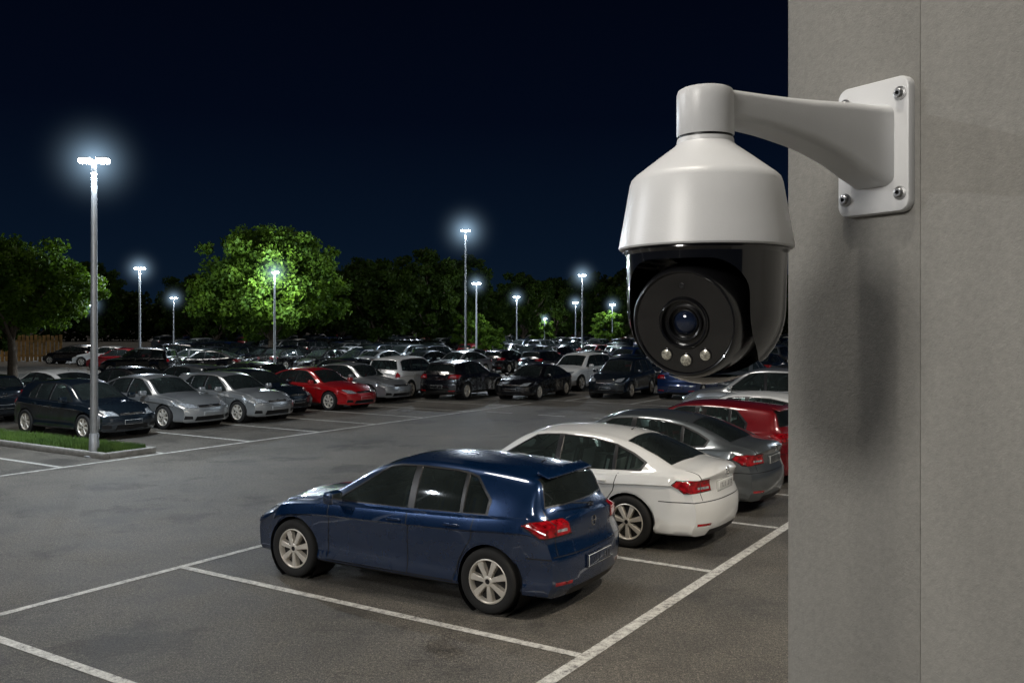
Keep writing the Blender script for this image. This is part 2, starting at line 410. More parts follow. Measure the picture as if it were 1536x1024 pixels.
sedan=dict(L=4.84,axles=(1.46,-1.36),R=.335,
 top=[(-2.42,.99),(-2.34,1.055),(-2.15,1.075),(-1.95,1.095),(-1.62,1.23),(-1.25,1.365),(-.85,1.44),(-.4,1.465),(0,1.45),(.32,1.385),(1.06,.985),(1.4,.945),(2.0,.84),(2.28,.75),(2.42,.68)],
 sh=[(-2.42,.90),(-2.1,.975),(-1.6,.965),(-1,.93),(0,.90),(.9,.88),(1.4,.85),(2.0,.75),(2.42,.60)],
 yr=[(-2.42,.62),(-1.95,.67),(-1.25,.59),(-.4,.60),(.32,.59),(1.06,.70),(1.8,.68),(2.42,.58)],
 w=[(-2.42,.81),(-2.0,.89),(-1.4,.92),(0,.925),(1.4,.915),(2.0,.86),(2.42,.80)],
 pf=[(.2,.07),(.33,.01),(.5,0),(.62,.03),(.70,.09),(.8,.16),(1,.2)],
 pr=[(.2,.08),(.33,.02),(.45,0),(.60,.005),(.655,.05),(.85,.07),(.97,.03),(1.07,.10),(1.4,.12)],
 kf=.28,kr=.22,
 dlo=[(.87,.915),(.79,.972),(.16,1.340),(0,1.363),(-.25,1.378),(-.75,1.359),(-1.10,1.295),(-1.37,1.198),(-1.58,1.095),(-1.53,.992)],
 win=[[(.82,.930),(.78,.962),(.16,1.325),(0,1.35),(-.22,1.365),(-.24,.945)],
      [(-.31,.948),(-.29,1.365),(-.75,1.345),(-1.08,1.28),(-1.12,.975)],
      [(-1.16,.980),(-1.12,1.265),(-1.36,1.18),(-1.54,1.09),(-1.50,1.01)]],
 ws=[(1.0,-.64),(1.07,0),(1.0,.64),(.33,.53),(.33,-.53)],
 rw_ax='xy',rw=[(-1.20,-.52),(-1.20,.52),(-1.86,.61),(-1.92,0),(-1.86,-.61)],
 seams=[((.86,.30),(.84,.90)),((-.275,.27),(-.275,.90)),((.86,.27),(-.90,.27)),((-.90,.27),(-1.0,.50)),((-1.0,.50),(-1.16,.72)),((-1.16,.72),(-1.22,.95)),((1.85,.62),(1.88,.74)),((-1.79,.64),(-2.25,.64))],
 tl_yz=[(.42,.76),(.97,.74),(.97,.915),(.47,.915)],tl_xz=[(-2.6,.69),(-2.12,.73),(-1.96,.86),(-2.02,.915),(-2.6,.94)],
 tl_in=[(.48,.795),(.68,.795),(.68,.825),(.48,.825)],
 hl_yz=[(.40,.60),(.97,.60),(.97,.78),(.46,.71)],hl_xz=[(2.6,.56),(2.25,.60),(1.93,.72),(1.95,.77),(2.6,.77)],
 gate=[[(.635,.66),(.645,.66),(.645,1.02),(.635,1.02)]],
 front_black=[[(-.38,.56),(.38,.56),(.38,.68),(-.38,.68)],[(-.5,.25),(.5,.25),(.45,.37),(-.45,.37)]],
 rear_black=[[(-.55,.20),(.55,.20),(.50,.28),(-.50,.28)],[(-.76,.635),(.76,.635),(.76,.647),(-.76,.647)]],
 plate_z=.80,badge_z=.965,handles=(-.10,-.98),mirror_x=.72,ant=-1.0,seat=0.0,spokes=7)
suv=dict(L=4.50,axles=(1.38,-1.30),R=.355,zb=.25,
 top=[(-2.25,1.02),(-2.18,1.10),(-2.10,1.16),(-1.95,1.55),(-1.6,1.63),(-1.0,1.67),(-.4,1.68),(0,1.655),(.32,1.57),(1.02,1.12),(1.4,1.07),(1.9,.98),(2.15,.88),(2.25,.80)],
 sh=[(-2.25,.95),(-2.0,1.03),(-1.5,1.04),(0,1.01),(.9,.99),(1.4,.96),(1.9,.87),(2.25,.70)],
 yr=[(-2.25,.68),(-2.1,.68),(-1.92,.62),(-1,.64),(.32,.63),(1.02,.72),(1.8,.70),(2.25,.62)],
 w=[(-2.25,.83),(-1.9,.89),(-1.3,.915),(0,.92),(1.4,.915),(1.9,.87),(2.25,.81)],
 pf=[(.2,.07),(.35,.01),(.6,0),(.75,.03),(.85,.09),(.95,.15)],
 pr=[(.2,.08),(.4,0),(.60,.0),(.66,.04),(.95,.06),(1.1,.10),(1.6,.12)],
 kf=.24,kr=.13,
 dlo=[(.82,1.035),(.75,1.09),(.22,1.515),(.05,1.55),(-.25,1.566),(-1.0,1.566),(-1.56,1.535),(-1.76,1.463),(-1.83,1.12),(-1.2,1.065)],
 win=[[(.78,1.05),(.74,1.08),(.22,1.50),(.05,1.535),(-.24,1.55),(-.26,1.06)],
      [(-.33,1.062),(-.31,1.552),(-1.0,1.55),(-1.06,1.08)],
      [(-1.13,1.085),(-1.09,1.55),(-1.55,1.52),(-1.74,1.45),(-1.80,1.13)]],
 ws=[(.96,-.66),(1.03,0),(.96,.66),(.34,.57),(.34,-.57)],
 rw_ax='yz',rw=[(-.65,1.16),(.65,1.16),(.56,1.52),(-.56,1.52)],
 seams=[((.80,.34),(.78,1.0)),((-.295,.31),(-.295,1.0)),((.80,.31),(-.90,.31)),((-.90,.31),(-1.0,.60)),((-1.0,.60),(-1.12,1.04))],
 tl_yz=[(.66,.86),(.98,.84),(.98,1.14),(.70,1.16)],tl_xz=[(-2.6,.80),(-2.05,.84),(-1.98,1.10),(-2.6,1.18)],
 hl_yz=[(.42,.72),(.97,.70),(.97,.92),(.48,.84)],hl_xz=[(2.6,.66),(2.1,.72),(1.80,.86),(1.82,.92),(2.6,.92)],
 front_black=[[(-.38,.66),(.38,.66),(.38,.80),(-.38,.80)],[(-.5,.30),(.5,.30),(.45,.42),(-.45,.42)]],
 rear_black=[[(-.62,.24),(.62,.24),(.60,.40),(-.60,.40)],[(-.75,.655),(.75,.655),(.75,.663),(-.75,.663)]],
 plate_z=.80,badge_z=1.0,handles=(-.12,-.98),mirror_x=.66,ant=-1.6,seat=0.0,spokes=5)
ME_H=build_car('hatchback_mesh',hatch)
ME_S=build_car('sedan_mesh',sedan)
ME_V=build_car('suv_mesh',suv)

def car(me,paintm,x,y,heading,name='parked_car',sc=1.0):
    o=obj(name,me,None,(x,y,0),(0,0,heading))
    o.scale=(sc,sc,sc)
    o.material_slots[0].link='OBJECT'; o.material_slots[0].material=paintm
    return o

# ------------------------------------------------------------ layout frame of the car park
P0=Vector((-3.93,10.76)); E1=Vector((.540,.8416)); E2=Vector((-.8416,.540))
def W(s,t): p=P0+E1*s+E2*t; return p.x,p.y
A2=math.atan2(E2.y,E2.x); A1=math.atan2(E1.y,E1.x)

car(ME_H,P_BLUE,*W(1.33,-2.70),A2+R(2))
car(ME_S,P_WHITE,*W(4.62,-2.68),A2)
car(ME_S,P_GREY,*W(7.25,-2.55),A2)
car(ME_H,P_DKRED,*W(9.9,-2.55),A2)
car(ME_S,P_WHITE,*W(12.5,-2.7),A2)
car(ME_V,P_SILV,7.2,26.2,A2+.1)
car(ME_S,P_DARK,9.4,29.5,A2)
A2r=A2+math.pi
car(ME_H,P_DARK,*W(7.3,13.6),A2r)
car(ME_S,P_SILV,*W(9.9,14.1),A2r)
car(ME_H,P_SILV,*W(12.1,13.5),A2r)
car(ME_H,P_DARK,*W(14.1,14.7),A2r)
car(ME_S,P_RED,*W(16.5,14.2),A2r,sc=.97)
for i,(s,p,m) in enumerate([(7.5,P_DARK,ME_H),(10.1,P_WHITE,ME_S),(12.8,P_BLACK,ME_S),(15.4,P_GREY,ME_H),(18.2,P_BLACK,ME_H),(19.6,P_SILV,ME_S),(23.5,P_BLACK,ME_H)]):
    car(m,p,*W(s,20.0 if i!=5 else 15.2),A2 if i!=5 else A2r)
car(ME_V,P_WHITE,-4.3,37.8,A1+R(8))
car(ME_H,P_BLACK,-1.95,37.2,A1+R(6),sc=1.04)
car(ME_S,P_BLACK,.95,37.0,A1+R(6)+math.pi,sc=.93)
car(ME_V,P_WHITE,3.1,42.0,A1+math.pi)
car(ME_V,P_DARK,4.6,37.6,A1+R(6)+math.pi,sc=.95)
car(ME_H,P_BLU2,7.4,37.2,A1+R(4))
car(ME_S,P_GREY,9.9,39.4,A1+R(4)+math.pi)
pal=[P_BLACK]*8+[P_DARK]*6+[P_GREY]*4+[P_SILV]*3+[P_WHITE]*2+[P_BLU2]*1+[P_DKRED]*1
rr=random.Random(3)
cnt=0
for blk in range(12):
    for k in (0,5.2):
        s0=36+blk*16.5+k
        for j in range(-45,60):
            t=j*2.75+rr.uniform(-.15,.15)
            x,y=W(s0+rr.uniform(-.25,.25),t)
            if y<45.5 or y>165 or x>0.36*y+4: continue
            if x<-0.40*y+2 : continue
            if (x+17.1)**2+(y-64.5)**2<5: continue
            if rr.random()<0.09: continue
            m=rr.choice([ME_H,ME_S,ME_S,ME_V,ME_H])
            car(m,rr.choice(pal),x,y,A1+(0 if rr.random()<.5 else math.pi)+rr.uniform(-.03,.03)); cnt+=1
for (x,y,p,m) in [(-29.5,66,P_WHITE,ME_S),(-34,70,P_BLACK,ME_H),(-26,60,P_DKRED,ME_H),(-24.0,64,P_BLACK,ME_V),(-21,59,P_GREY,ME_H),(-18.6,55,P_BLACK,ME_S),(-21.5,52.5,P_BLACK,ME_V)]:
    car(m,p,x,y,R(172)+rr.uniform(-.1,.1))
print('far cars',cnt)

# ------------------------------------------------------------ ground and paint
def asphalt():
    m,nt,b=newmat('asphalt')
    tc=N(nt,'ShaderNodeTexCoord'); v=tc.outputs['Object']
    big=noise(nt,0.20,6,0.62,vec=v); mid=noise(nt,1.3,6,0.72,vec=v); fine=noise(nt,26,5,0.8,vec=v); grit=noise(nt,75,3,0.85,vec=v)
    c1=ramp(nt,big,[(0.32,(0.058,0.056,0.051)),(0.68,(0.122,0.115,0.102))])
    c2=ramp(nt,mid,[(0.32,(0.62,0.61,0.60)),(0.5,(1,1,1)),(0.72,(1.20,1.20,1.17))])
    c=mixc(nt,1.0,c1,c2,'MULTIPLY')
    g=ramp(nt,grit,[(0.38,(0.30,0.30,0.30)),(0.50,(0.95,0.95,0.95)),(0.60,(2.6,2.5,2.35))])
    c=mixc(nt,0.95,c,g,'MULTIPLY')
    g=ramp(nt,fine,[(0.38,(0.55,0.55,0.55)),(0.52,(1,1,1)),(0.64,(1.6,1.57,1.5))])
    c=mixc(nt,0.95,c,g,'MULTIPLY')
    st=noise(nt,0.45,7,0.70,vec=v)
    s=ramp(nt,st,[(0.54,(1,1,1)),(0.61,(0.46,0.46,0.47))])
    c=mixc(nt,0.8,c,s,'MULTIPLY')
    vo=N(nt,'ShaderNodeTexVoronoi',feature='DISTANCE_TO_EDGE'); vo.inputs['Scale'].default_value=0.21
    wn=N(nt,'ShaderNodeTexNoise'); wn.inputs['Scale'].default_value=1.6; wn.inputs['Detail'].default_value=6; nt.links.new(v,wn.inputs['Vector'])
    va=N(nt,'ShaderNodeVectorMath',operation='ADD'); nt.links.new(v,va.inputs[0]); nt.links.new(wn.outputs['Color'],va.inputs[1])
    nt.links.new(va.outputs[0],vo.inputs['Vector'])
    cr=ramp(nt,vo.outputs['Distance'],[(0.0,(0.40,0.40,0.40)),(0.0022,(1,1,1))])
    c=mixc(nt,0.5,c,cr,'MULTIPLY')
    nt.links.new(c,b.inputs['Base Color'])
    r=N(nt,'ShaderNodeMapRange'); r.inputs[3].default_value=0.46; r.inputs[4].default_value=0.88
    nt.links.new(mid,r.inputs[0]); nt.links.new(r.outputs[0],b.inputs['Roughness'])
    ad=N(nt,'ShaderNodeMath',operation='ADD'); nt.links.new(grit,ad.inputs[0]); nt.links.new(fine,ad.inputs[1])
    bump(nt,b,ad.outputs[0],0.9,0.014); return m
ASPH=asphalt()
def linepaint():
    m,nt,b=newmat('road_marking_paint')
    tc=N(nt,'ShaderNodeTexCoord'); v=tc.outputs['Object']
    w=noise(nt,11,6,0.8,vec=v); g=noise(nt,80,3,0.8,vec=v)
    ad=N(nt,'ShaderNodeMath',operation='ADD'); nt.links.new(w,ad.inputs[0])
    ml=N(nt,'ShaderNodeMath',operation='MULTIPLY'); nt.links.new(g,ml.inputs[0]); ml.inputs[1].default_value=0.6; nt.links.new(ml.outputs[0],ad.inputs[1])
    c=ramp(nt,ad.outputs[0],[(0.66,(0.12,0.115,0.11)),(0.74,(0.36,0.355,0.335)),(0.92,(0.62,0.62,0.58))])
    nt.links.new(c,b.inputs['Base Color']); b.inputs['Roughness'].default_value=0.7
    bump(nt,b,g,0.4,0.004); return m
LINE=linepaint()
bm=bmesh.new(); bmesh.ops.create_grid(bm,x_segments=2,y_segments=2,size=700)
obj('asphalt_ground',finish(bm,'ground',[ASPH],smooth=False))
bm=bmesh.new()
used=[0]
def stripe(s0,t0,s1,t1,w=0.10):
    used[0]+=1
    a=Vector(W(s0,t0)); b=Vector(W(s1,t1)); d=(b-a).normalized(); n=Vector((-d.y,d.x))*w/2
    z=0.004+0.0006*(used[0]%5)
    f=bm.faces.new([bm.verts.new((q.x,q.y,z)) for q in (a-n,b-n,b+n,a+n)])
stripe(-12,0,3.2,0)
stripe(3.2,0,34,0)
stripe(-12,-5.43,34,-5.43,.13)
for s in (-7.5,-5.0,-2.5,0,3.2,5.9,8.5,11.1,13.7,16.3,18.9,21.5,24.1): stripe(s,-.06,s,-5.36)
stripe(-6,8.4,22,8.6)
for s in (6.0,8.5,10.9,13.2,15.5,17.9,20.4): stripe(s,8.5,s,16.3)
for s in (3.6,1.1): stripe(s,8.5,s,14)
for i in range(7):
    s=23.6; stripe(s,-3+i*2.75,s+5.2,-3+i*2.75)
stripe(23.5,-8,23.5,16)
for i in range(5): stripe(18.2,-1+i*2.0,18.2,0.0+i*2.0,.12)
for k in range(12):
    s0=36+k*16.5+2.6
    for j in range(-20,30): stripe(s0-5.2,j*2.75+1.4,s0+5.2,j*2.75+1.4)
obj('parking_bay_markings',finish(bm,'markings',[LINE],smooth=False))

CONC=simple('kerb_concrete',(0.24,0.235,0.22),0.8,var=0.2,nscale=9,bmp=0.4)
def grassmat():
    m,nt,b=newmat('grass')
    f=noise(nt,2.5,4); c=ramp(nt,f,[(0.3,(0.035,0.085,0.012)),(0.7,(0.11,0.20,0.03))])
    nt.links.new(c,b.inputs['Base Color']); b.inputs['Roughness'].default_value=0.7; return m
GRASS=grassmat(); SOIL=simple('soil',(0.035,0.055,0.018),0.9,var=0.4)
isl=empty('grass_island')
bm=bmesh.new()
def strip_box(s0,t0,s1,t1,z0,z1,mat,bev=0):
    c=Vector(W((s0+s1)/2,(t0+t1)/2))
    box(bm,(c.x,c.y,(z0+z1)/2),(abs(t1-t0),abs(s1-s0),z1-z0),mat,bev,Matrix.Rotation(A2,4,'Z'))
strip_box(4.70,8.75,4.84,26,0,.13,0,.02); strip_box(5.86,8.75,6.0,26,0,.13,0,.02); strip_box(4.842,8.75,5.858,8.89,0,.13,0,.02)
obj('kerb',finish(bm,'kerb',[CONC]),isl)
bm=bmesh.new(); strip_box(4.845,8.895,5.855,26,0,.10,0)
obj('soil_bed',finish(bm,'soilbed',[SOIL],smooth=False),isl)
vs=[];fs=[]
for i in range(24000):
    s=rr.uniform(4.86,5.84); t=rr.uniform(8.9,8.9+17*rr.random()+.1)
    x,y=W(s,t); a=rr.uniform(0,6.28); h=rr.uniform(.04,.15); w=.010; lx,ly=rr.uniform(-.04,.04),rr.uniform(-.04,.04)
    k=len(vs); vs+=[(x-w*math.cos(a),y-w*math.sin(a),.1),(x+w*math.cos(a),y+w*math.sin(a),.1),(x+lx,y+ly,.1+h)]; fs.append((k,k+1,k+2))
me=bpy.data.meshes.new('grassblades'); me.from_pydata(vs,[],fs); me.materials.append(GRASS); obj('grass',me,isl)

# ------------------------------------------------------------ lamps
POLE=simple('galvanised_pole',(0.36,0.38,0.40),0.45,0.5,var=0.1,nscale=5)
EMIT=simple('led_lens',(0.8,0.8,0.8),0.3,emit=(0.86,0.94,1.0),es=60)
# painted lamp glow: a self-emitting round volume at visible heads, same from all sides
def glowmat():
    m=bpy.data.materials.new('lamp_glow'); m.use_nodes=True; nt=m.node_tree; nt.nodes.clear()
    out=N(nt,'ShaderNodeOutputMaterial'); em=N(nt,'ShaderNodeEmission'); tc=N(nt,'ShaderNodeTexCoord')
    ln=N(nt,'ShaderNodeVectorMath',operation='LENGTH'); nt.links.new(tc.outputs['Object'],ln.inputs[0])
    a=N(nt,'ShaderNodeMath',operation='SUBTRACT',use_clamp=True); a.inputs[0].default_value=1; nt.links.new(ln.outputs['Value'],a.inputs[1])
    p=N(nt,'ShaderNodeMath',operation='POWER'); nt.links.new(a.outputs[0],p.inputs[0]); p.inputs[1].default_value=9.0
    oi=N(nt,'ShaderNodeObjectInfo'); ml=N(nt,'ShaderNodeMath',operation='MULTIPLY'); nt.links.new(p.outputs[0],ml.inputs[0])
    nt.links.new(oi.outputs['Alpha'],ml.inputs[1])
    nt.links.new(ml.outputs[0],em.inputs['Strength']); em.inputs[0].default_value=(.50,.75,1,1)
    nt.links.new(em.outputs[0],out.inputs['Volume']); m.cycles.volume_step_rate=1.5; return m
GLOW=glowmat()
bm=bmesh.new(); bmesh.ops.create_icosphere(bm,subdivisions=3,radius=1.0); ME_M=finish(bm,'glow',[GLOW])
def lamp(x,y,h,power=2500,heads=2,rot=0.0,col=(0.80,0.90,1.0),thick=1.0,glow=0):
    e=empty('street_lamp',(x,y,0),(0,0,rot))
    bm=bmesh.new()
    revolve(bm,[(.20,0),(.20,.03),(.11*thick,.05),(.10*thick,.5),(.085*thick,.52),(.055*thick,h-.05),(.055*thick,h)],0,14,None,True,True)
    box(bm,(.10*thick,0,.75),(.02,.10,.30),0,.005)
    tube(bm,(-.20,0,h-.02),(.20,0,h-.02),.03,.03,0,8)
    obj('pole',finish(bm,'pole',[POLE]),e)
    bm=bmesh.new()
    xs_=(-.20,.20) if heads==2 else (.14,)
    for q in xs_:
        box(bm,(q,0,h+.045),(.26,.22,.05),0,.02)
        box(bm,(q,0,h-.005),(.26,.22,.13),1,.062,seg=4)
    obj('lamp_head',finish(bm,'head',[POLE,EMIT]),e)
    if power>0:
        ld=bpy.data.lights.new('lamp_light','POINT'); ld.energy=power; ld.color=col; ld.shadow_soft_size=.12
        lo=bpy.data.objects.new('lamp_light',ld); COL.objects.link(lo); lo.parent=e; lo.location=(0,0,h-.22)
    if glow>0:
        mo=obj('lamp_glow',ME_M,e,(0,0,h-.03)); mo.scale=(glow,)*3; mo.color=(1,1,1,3.4/glow)
    return e
lamp(-9.18,19.9,6.5,3400,2,0,glow=2.2)
lamp(-3.3,64.5,9.7,7500,glow=4.2)
lamp(-22.6,55,6.4,4000,glow=2.4)
lamp(-15.2,58.0,6.35,4600,1,glow=2.4)
lamp(-2.75,70,6.2,0,glow=2.1)
lamp(.46,90,5.8,3500,glow=2.2)
lamp(6.2,80,7.4,5000,glow=3.0)
lamp(7.7,110,5.8,2500,glow=2.6)
lamp(12.4,112,5.6,2500,glow=2.6)
lamp(-33.6,90,5.7,2200,glow=2.6)
lamp(-39,84,4.9,2200,glow=2.6)
lamp(-12.5,118,7.2,1800,1,glow=2)
lamp(4.5,125,4.0,1200,1,glow=2)
# unseen lamps added out of view to light the foreground, cars and wall
e=lamp(-6.9,-5.4,6.9,2500,2,.6,(1.0,.96,.90))
for ch in e.children:
    if ch.type=='LIGHT': ch.data.shadow_soft_size=1.25
lamp(-11.5,6.0,7.0,2500,2,.6,(.95,.97,1.0))
lamp(4.3,6.9,6.4,2000,2,.6,(1.0,.88,.72))
lamp(13.0,12.0,8.5,2400,2,.6,(1.0,.95,.88))
lamp(17,34,8,2500,2)

# ------------------------------------------------------------ trees
BARK=simple('bark',(0.06,0.045,0.03),0.9,var=0.4,nscale=14,bmp=0.6)
def leafmat(name,k):
    m,nt,b=newmat(name)
    f=noise(nt,0.9,3); g=noise(nt,9,2)
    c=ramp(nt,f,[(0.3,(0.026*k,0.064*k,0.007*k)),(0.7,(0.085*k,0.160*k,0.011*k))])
    c2=ramp(nt,g,[(0.3,(0.7,0.7,0.7)),(0.7,(1.3,1.25,1.0))]); c=mixc(nt,1,c,c2,'MULTIPLY')
    nt.links.new(c,b.inputs['Base Color']); b.inputs['Roughness'].default_value=0.7
    b.inputs['Specular IOR Level'].default_value=0.2
    out=nt.nodes['Material Output']; tl=N(nt,'ShaderNodeBsdfTranslucent'); nt.links.new(c,tl.inputs[0])
    mx=N(nt,'ShaderNodeMixShader'); mx.inputs[0].default_value=0.35
    nt.links.new(b.outputs[0],mx.inputs[1]); nt.links.new(tl.outputs[0],mx.inputs[2]); nt.links.new(mx.outputs[0],out.inputs[0]); return m
LEAF=leafmat('foliage',0.98); LEAF_SHADED=leafmat('foliage_shaded',0.42)  # second copy darkened for background trees: missing light put into the colour
def tree_meshes(seed,h,cw,z0,nclump=150,per=95,leaf=.17,trunk_r=.22,mat=None):
    r=random.Random(seed); bm=bmesh.new()
    cz=(z0+h)/2; rz=(h-z0)/2
    tube(bm,(0,0,0),(0,0,z0*.6),trunk_r*1.25,trunk_r,0,12); tube(bm,(0,0,z0*.6),(r.uniform(-.2,.2),0,z0*1.15),trunk_r,trunk_r*.8,0,12)
    clumps=[]
    while len(clumps)<nclump:
        p=Vector((r.gauss(0,1),r.gauss(0,1),r.gauss(0,1))).normalized()*(r.random()**.40)
        lob=1+.12*math.sin(3*math.atan2(p.y,p.x)+seed)+.10*math.sin(5*p.z+seed*2)+r.uniform(-.09,.09)
        q=Vector((p.x*cw/2*lob,p.y*cw/2*lob,cz+p.z*rz*lob))
        if q.z<z0: q.z=z0+r.random()*.6
        clumps.append((q,r.uniform(.5,1.0)*cw/9))
    for i in range(11):
        q=clumps[r.randrange(len(clumps))][0]; a=Vector((0,0,z0*r.uniform(.7,1.1))); mid=(a+q)/2+Vector((r.uniform(-.3,.3),r.uniform(-.3,.3),.3))
        tube(bm,a,mid,trunk_r*.5,trunk_r*.28,0,7,False); tube(bm,mid,q,trunk_r*.28,.03,0,6,False)
    tm=finish(bm,'trunk',[BARK])
    g=np.random.RandomState(seed); V=[]
    for q,cr in clumps:
        n=per
        d=g.normal(size=(n,3)); d/=np.linalg.norm(d,axis=1)[:,None]; d*=(g.rand(n)**.5*cr)[:,None]; d[:,2]*=.7
        c=d+np.array(q)
        a=g.normal(size=(n,3)); a/=np.linalg.norm(a,axis=1)[:,None]
        b=np.cross(a,g.normal(size=(n,3))); b/=np.linalg.norm(b,axis=1)[:,None]
        s=(leaf*(.6+.8*g.rand(n)))[:,None]
        quad=np.stack([c-a*s*.5,c-b*s*.34,c+a*s*.5,c+b*s*.34],1).reshape(-1,3)
        V.append(quad)
    V=np.concatenate(V); F=np.arange(len(V)).reshape(-1,4)
    me=bpy.data.meshes.new('crown'); me.from_pydata(V.tolist(),[],F.tolist()); me.materials.append(mat or LEAF)
    return tm,me
def tree(x,y,ms,sc=1,rot=0,name='broadleaf_tree'):
    e=empty(name,(x,y,0),(0,0,rot)); e.scale=(sc,sc,sc)
    obj('trunk',ms[0],e); obj('crown',ms[1],e)
TA_=tree_meshes(1,7.6,8.2,2.5,260,130,.25)
TB_=tree_meshes(2,9.4,10.4,2.7,360,130,.28,.28)
TC_=tree_meshes(5,7.3,7.0,1.6,160,110,.30,.2)
TD_=tree_meshes(6,7.8,7.4,1.4,170,110,.32,.2,LEAF_SHADED)
TE_=tree_meshes(9,8.6,6.6,1.6,170,110,.32,.2,LEAF_SHADED)
tree(-28.4,51.5,TA_,1)
tree(-17.1,64.5,TB_,1,1)
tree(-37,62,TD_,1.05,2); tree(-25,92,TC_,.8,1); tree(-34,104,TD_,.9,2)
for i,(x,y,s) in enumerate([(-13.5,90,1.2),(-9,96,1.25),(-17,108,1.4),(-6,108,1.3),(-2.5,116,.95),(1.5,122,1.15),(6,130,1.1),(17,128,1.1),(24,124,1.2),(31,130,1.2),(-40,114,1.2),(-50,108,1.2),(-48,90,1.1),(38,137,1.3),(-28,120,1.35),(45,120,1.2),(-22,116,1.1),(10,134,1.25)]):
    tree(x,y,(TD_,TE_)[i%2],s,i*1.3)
for (x,y,s) in [(11.9,113.5,.62),(-4.0,92,.55),(-10.3,119.5,.62),(4.4,127,.5),(-1.8,72.5,.38)]: tree(x,y,TC_,s,x)
g=np.random.RandomState(11)
n=80000
x=g.uniform(-150,150,n); y=g.uniform(172,186,n)
H_=10.5+2.2*np.sin(x*.11)+1.4*np.sin(x*.31+1)+1.0*np.sin(x*.9)
z=H_*(g.rand(n)**.7); c=np.stack([x,y,z],1)
a=g.normal(size=(n,3)); a/=np.linalg.norm(a,axis=1)[:,None]; b=np.cross(a,g.normal(size=(n,3))); b/=np.linalg.norm(b,axis=1)[:,None]
s=.9*(.6+.8*g.rand(n))[:,None]
V=np.stack([c-a*s*.5,c-b*s*.4,c+a*s*.5,c+b*s*.4],1).reshape(-1,3)
me=bpy.data.meshes.new('treeline'); me.from_pydata(V.tolist(),[],np.arange(len(V)).reshape(-1,4).tolist()); me.materials.append(LEAF_SHADED)
obj('distant_treeline',me)
WOOD=simple('fence_wood',(0.30,0.18,0.06),0.7,var=0.6,nscale=2.5)
bm=bmesh.new()
for i in range(72):
    box(bm,(-61+i*.34,74,1.05+.05*(i%3)),(.24,.03,2.1),0,.006,seg=1)
for zz in (.5,1.7): box(bm,(-48.9,74.035,zz),(24.3,.04,.12),0)
obj('wooden_fence',finish(bm,'fence',[WOOD]))
lamp(-47,70.5,4.6,600,1,0,(1.0,.74,.40))  # unseen warm lamp added to light the fence

# ------------------------------------------------------------ wall and security camera
def wallmat():
    m,nt,b=newmat('painted_concrete')
    tc=N(nt,'ShaderNodeTexCoord'); v=tc.outputs['Object']
    big=noise(nt,2.2,5,0.6,vec=v); fine=noise(nt,330,3,0.7,vec=v); mid=noise(nt,110,5,0.75,vec=v)
    c=ramp(nt,big,[(0.3,(0.210,0.204,0.188)),(0.7,(0.245,0.238,0.220))])
    g=ramp(nt,mid,[(0.3,(0.86,0.86,0.86)),(0.7,(1.10,1.10,1.09))]); c=mixc(nt,1,c,g,'MULTIPLY')
    mp=N(nt,'ShaderNodeMapping'); mp.inputs['Scale'].default_value=(9,9,.5); nt.links.new(v,mp.inputs[0])
    sk=noise(nt,1.0,5,0.65,vec=mp.outputs[0]); k=ramp(nt,sk,[(0.35,(0.91,0.91,0.91)),(0.6,(1.01,1.01,1.01))]); c=mixc(nt,1,c,k,'MULTIPLY')
    nt.links.new(c,b.inputs['Base Color']); b.inputs['Roughness'].default_value=0.75
    ad=N(nt,'ShaderNodeMath',operation='ADD'); nt.links.new(fine,ad.inputs[0]); nt.links.new(mid,ad.inputs[1])
    bump(nt,b,ad.outputs[0],0.6,0.0011); return m
WALL=wallmat()
n2=Vector((-.839,-.544)); a2=Vector((-.544,.839))
corner=Vector((.4503,1.478)); pc=Vector((.5405,1.339))
Mw=Matrix(((-a2.x,-n2.x,0,corner.x),(-a2.y,-n2.y,0,corner.y),(0,0,1,0),(0,0,0,1)))
bm=bmesh.new()
kx=.1658+.068
H=9.0
box(bm,(kx/2,.25,H/2),(kx,.5,H),0,.0012,seg=2)
box(bm,(kx+.0002+1.6,.2502,H/2),(3.2,.5,H),0,.0006,seg=1)
box(bm,(kx+.5,.253,H/2),(1.4,.49,H-.02),0)
me=finish(bm,'wall',[WALL]); me.transform(Mw)
wall=obj('concrete_wall',me)

WH=simple('white_powder_coat',(0.60,0.605,0.61),0.34,var=0.012,nscale=40,bmp=0.12)
BLK=simple('black_gloss_plastic',(0.006,0.006,0.007),0.12,0,1.0,var=0.05)
BLM=simple('black_satin_plastic',(0.008,0.008,0.009),0.28,0,0.6,var=0.05)
STEEL=simple('bolt_steel',(0.5,0.5,0.5),0.3,1.0)
LEDW=simple('ir_led',(0.50,0.48,0.40),0.25,0.5,1.0,var=0.7,nscale=420)
LENS=simple('lens_glass',(0.010,0.016,0.035),0.04,0,1.0,var=.5,nscale=60)
cam_e=empty('security_camera')
bm=bmesh.new()
Mp=Matrix(((-a2.x,n2.x,0,pc.x),(-a2.y,n2.y,0,pc.y),(0,0,1,3.112),(0,0,0,1)))
def rrect(w,h,r,k=6):
    o=[]
    for cx,cy,a0 in ((w-r,h-r,0),(-w+r,h-r,90),(-w+r,-h+r,180),(w-r,-h+r,270)):
        for i in range(k+1):
            a=R(a0+90*i/k); o.append((cx+r*math.cos(a),cy+r*math.sin(a)))
    return o
def loftY(bm,secs,mat,M,caps=True):
    rings=[[bm.verts.new(M@Vector((p[0],y,p[1]))) for p in pts] for y,pts in secs]
    n=len(rings[0])
    for a,b in zip(rings,rings[1:]):
        for i in range(n):
            f=bm.faces.new((a[i],a[(i+1)%n],b[(i+1)%n],b[i])); f.material_index=mat
    if caps: bm.faces.new(rings[0][::-1]).material_index=mat; bm.faces.new(rings[-1]).material_index=mat
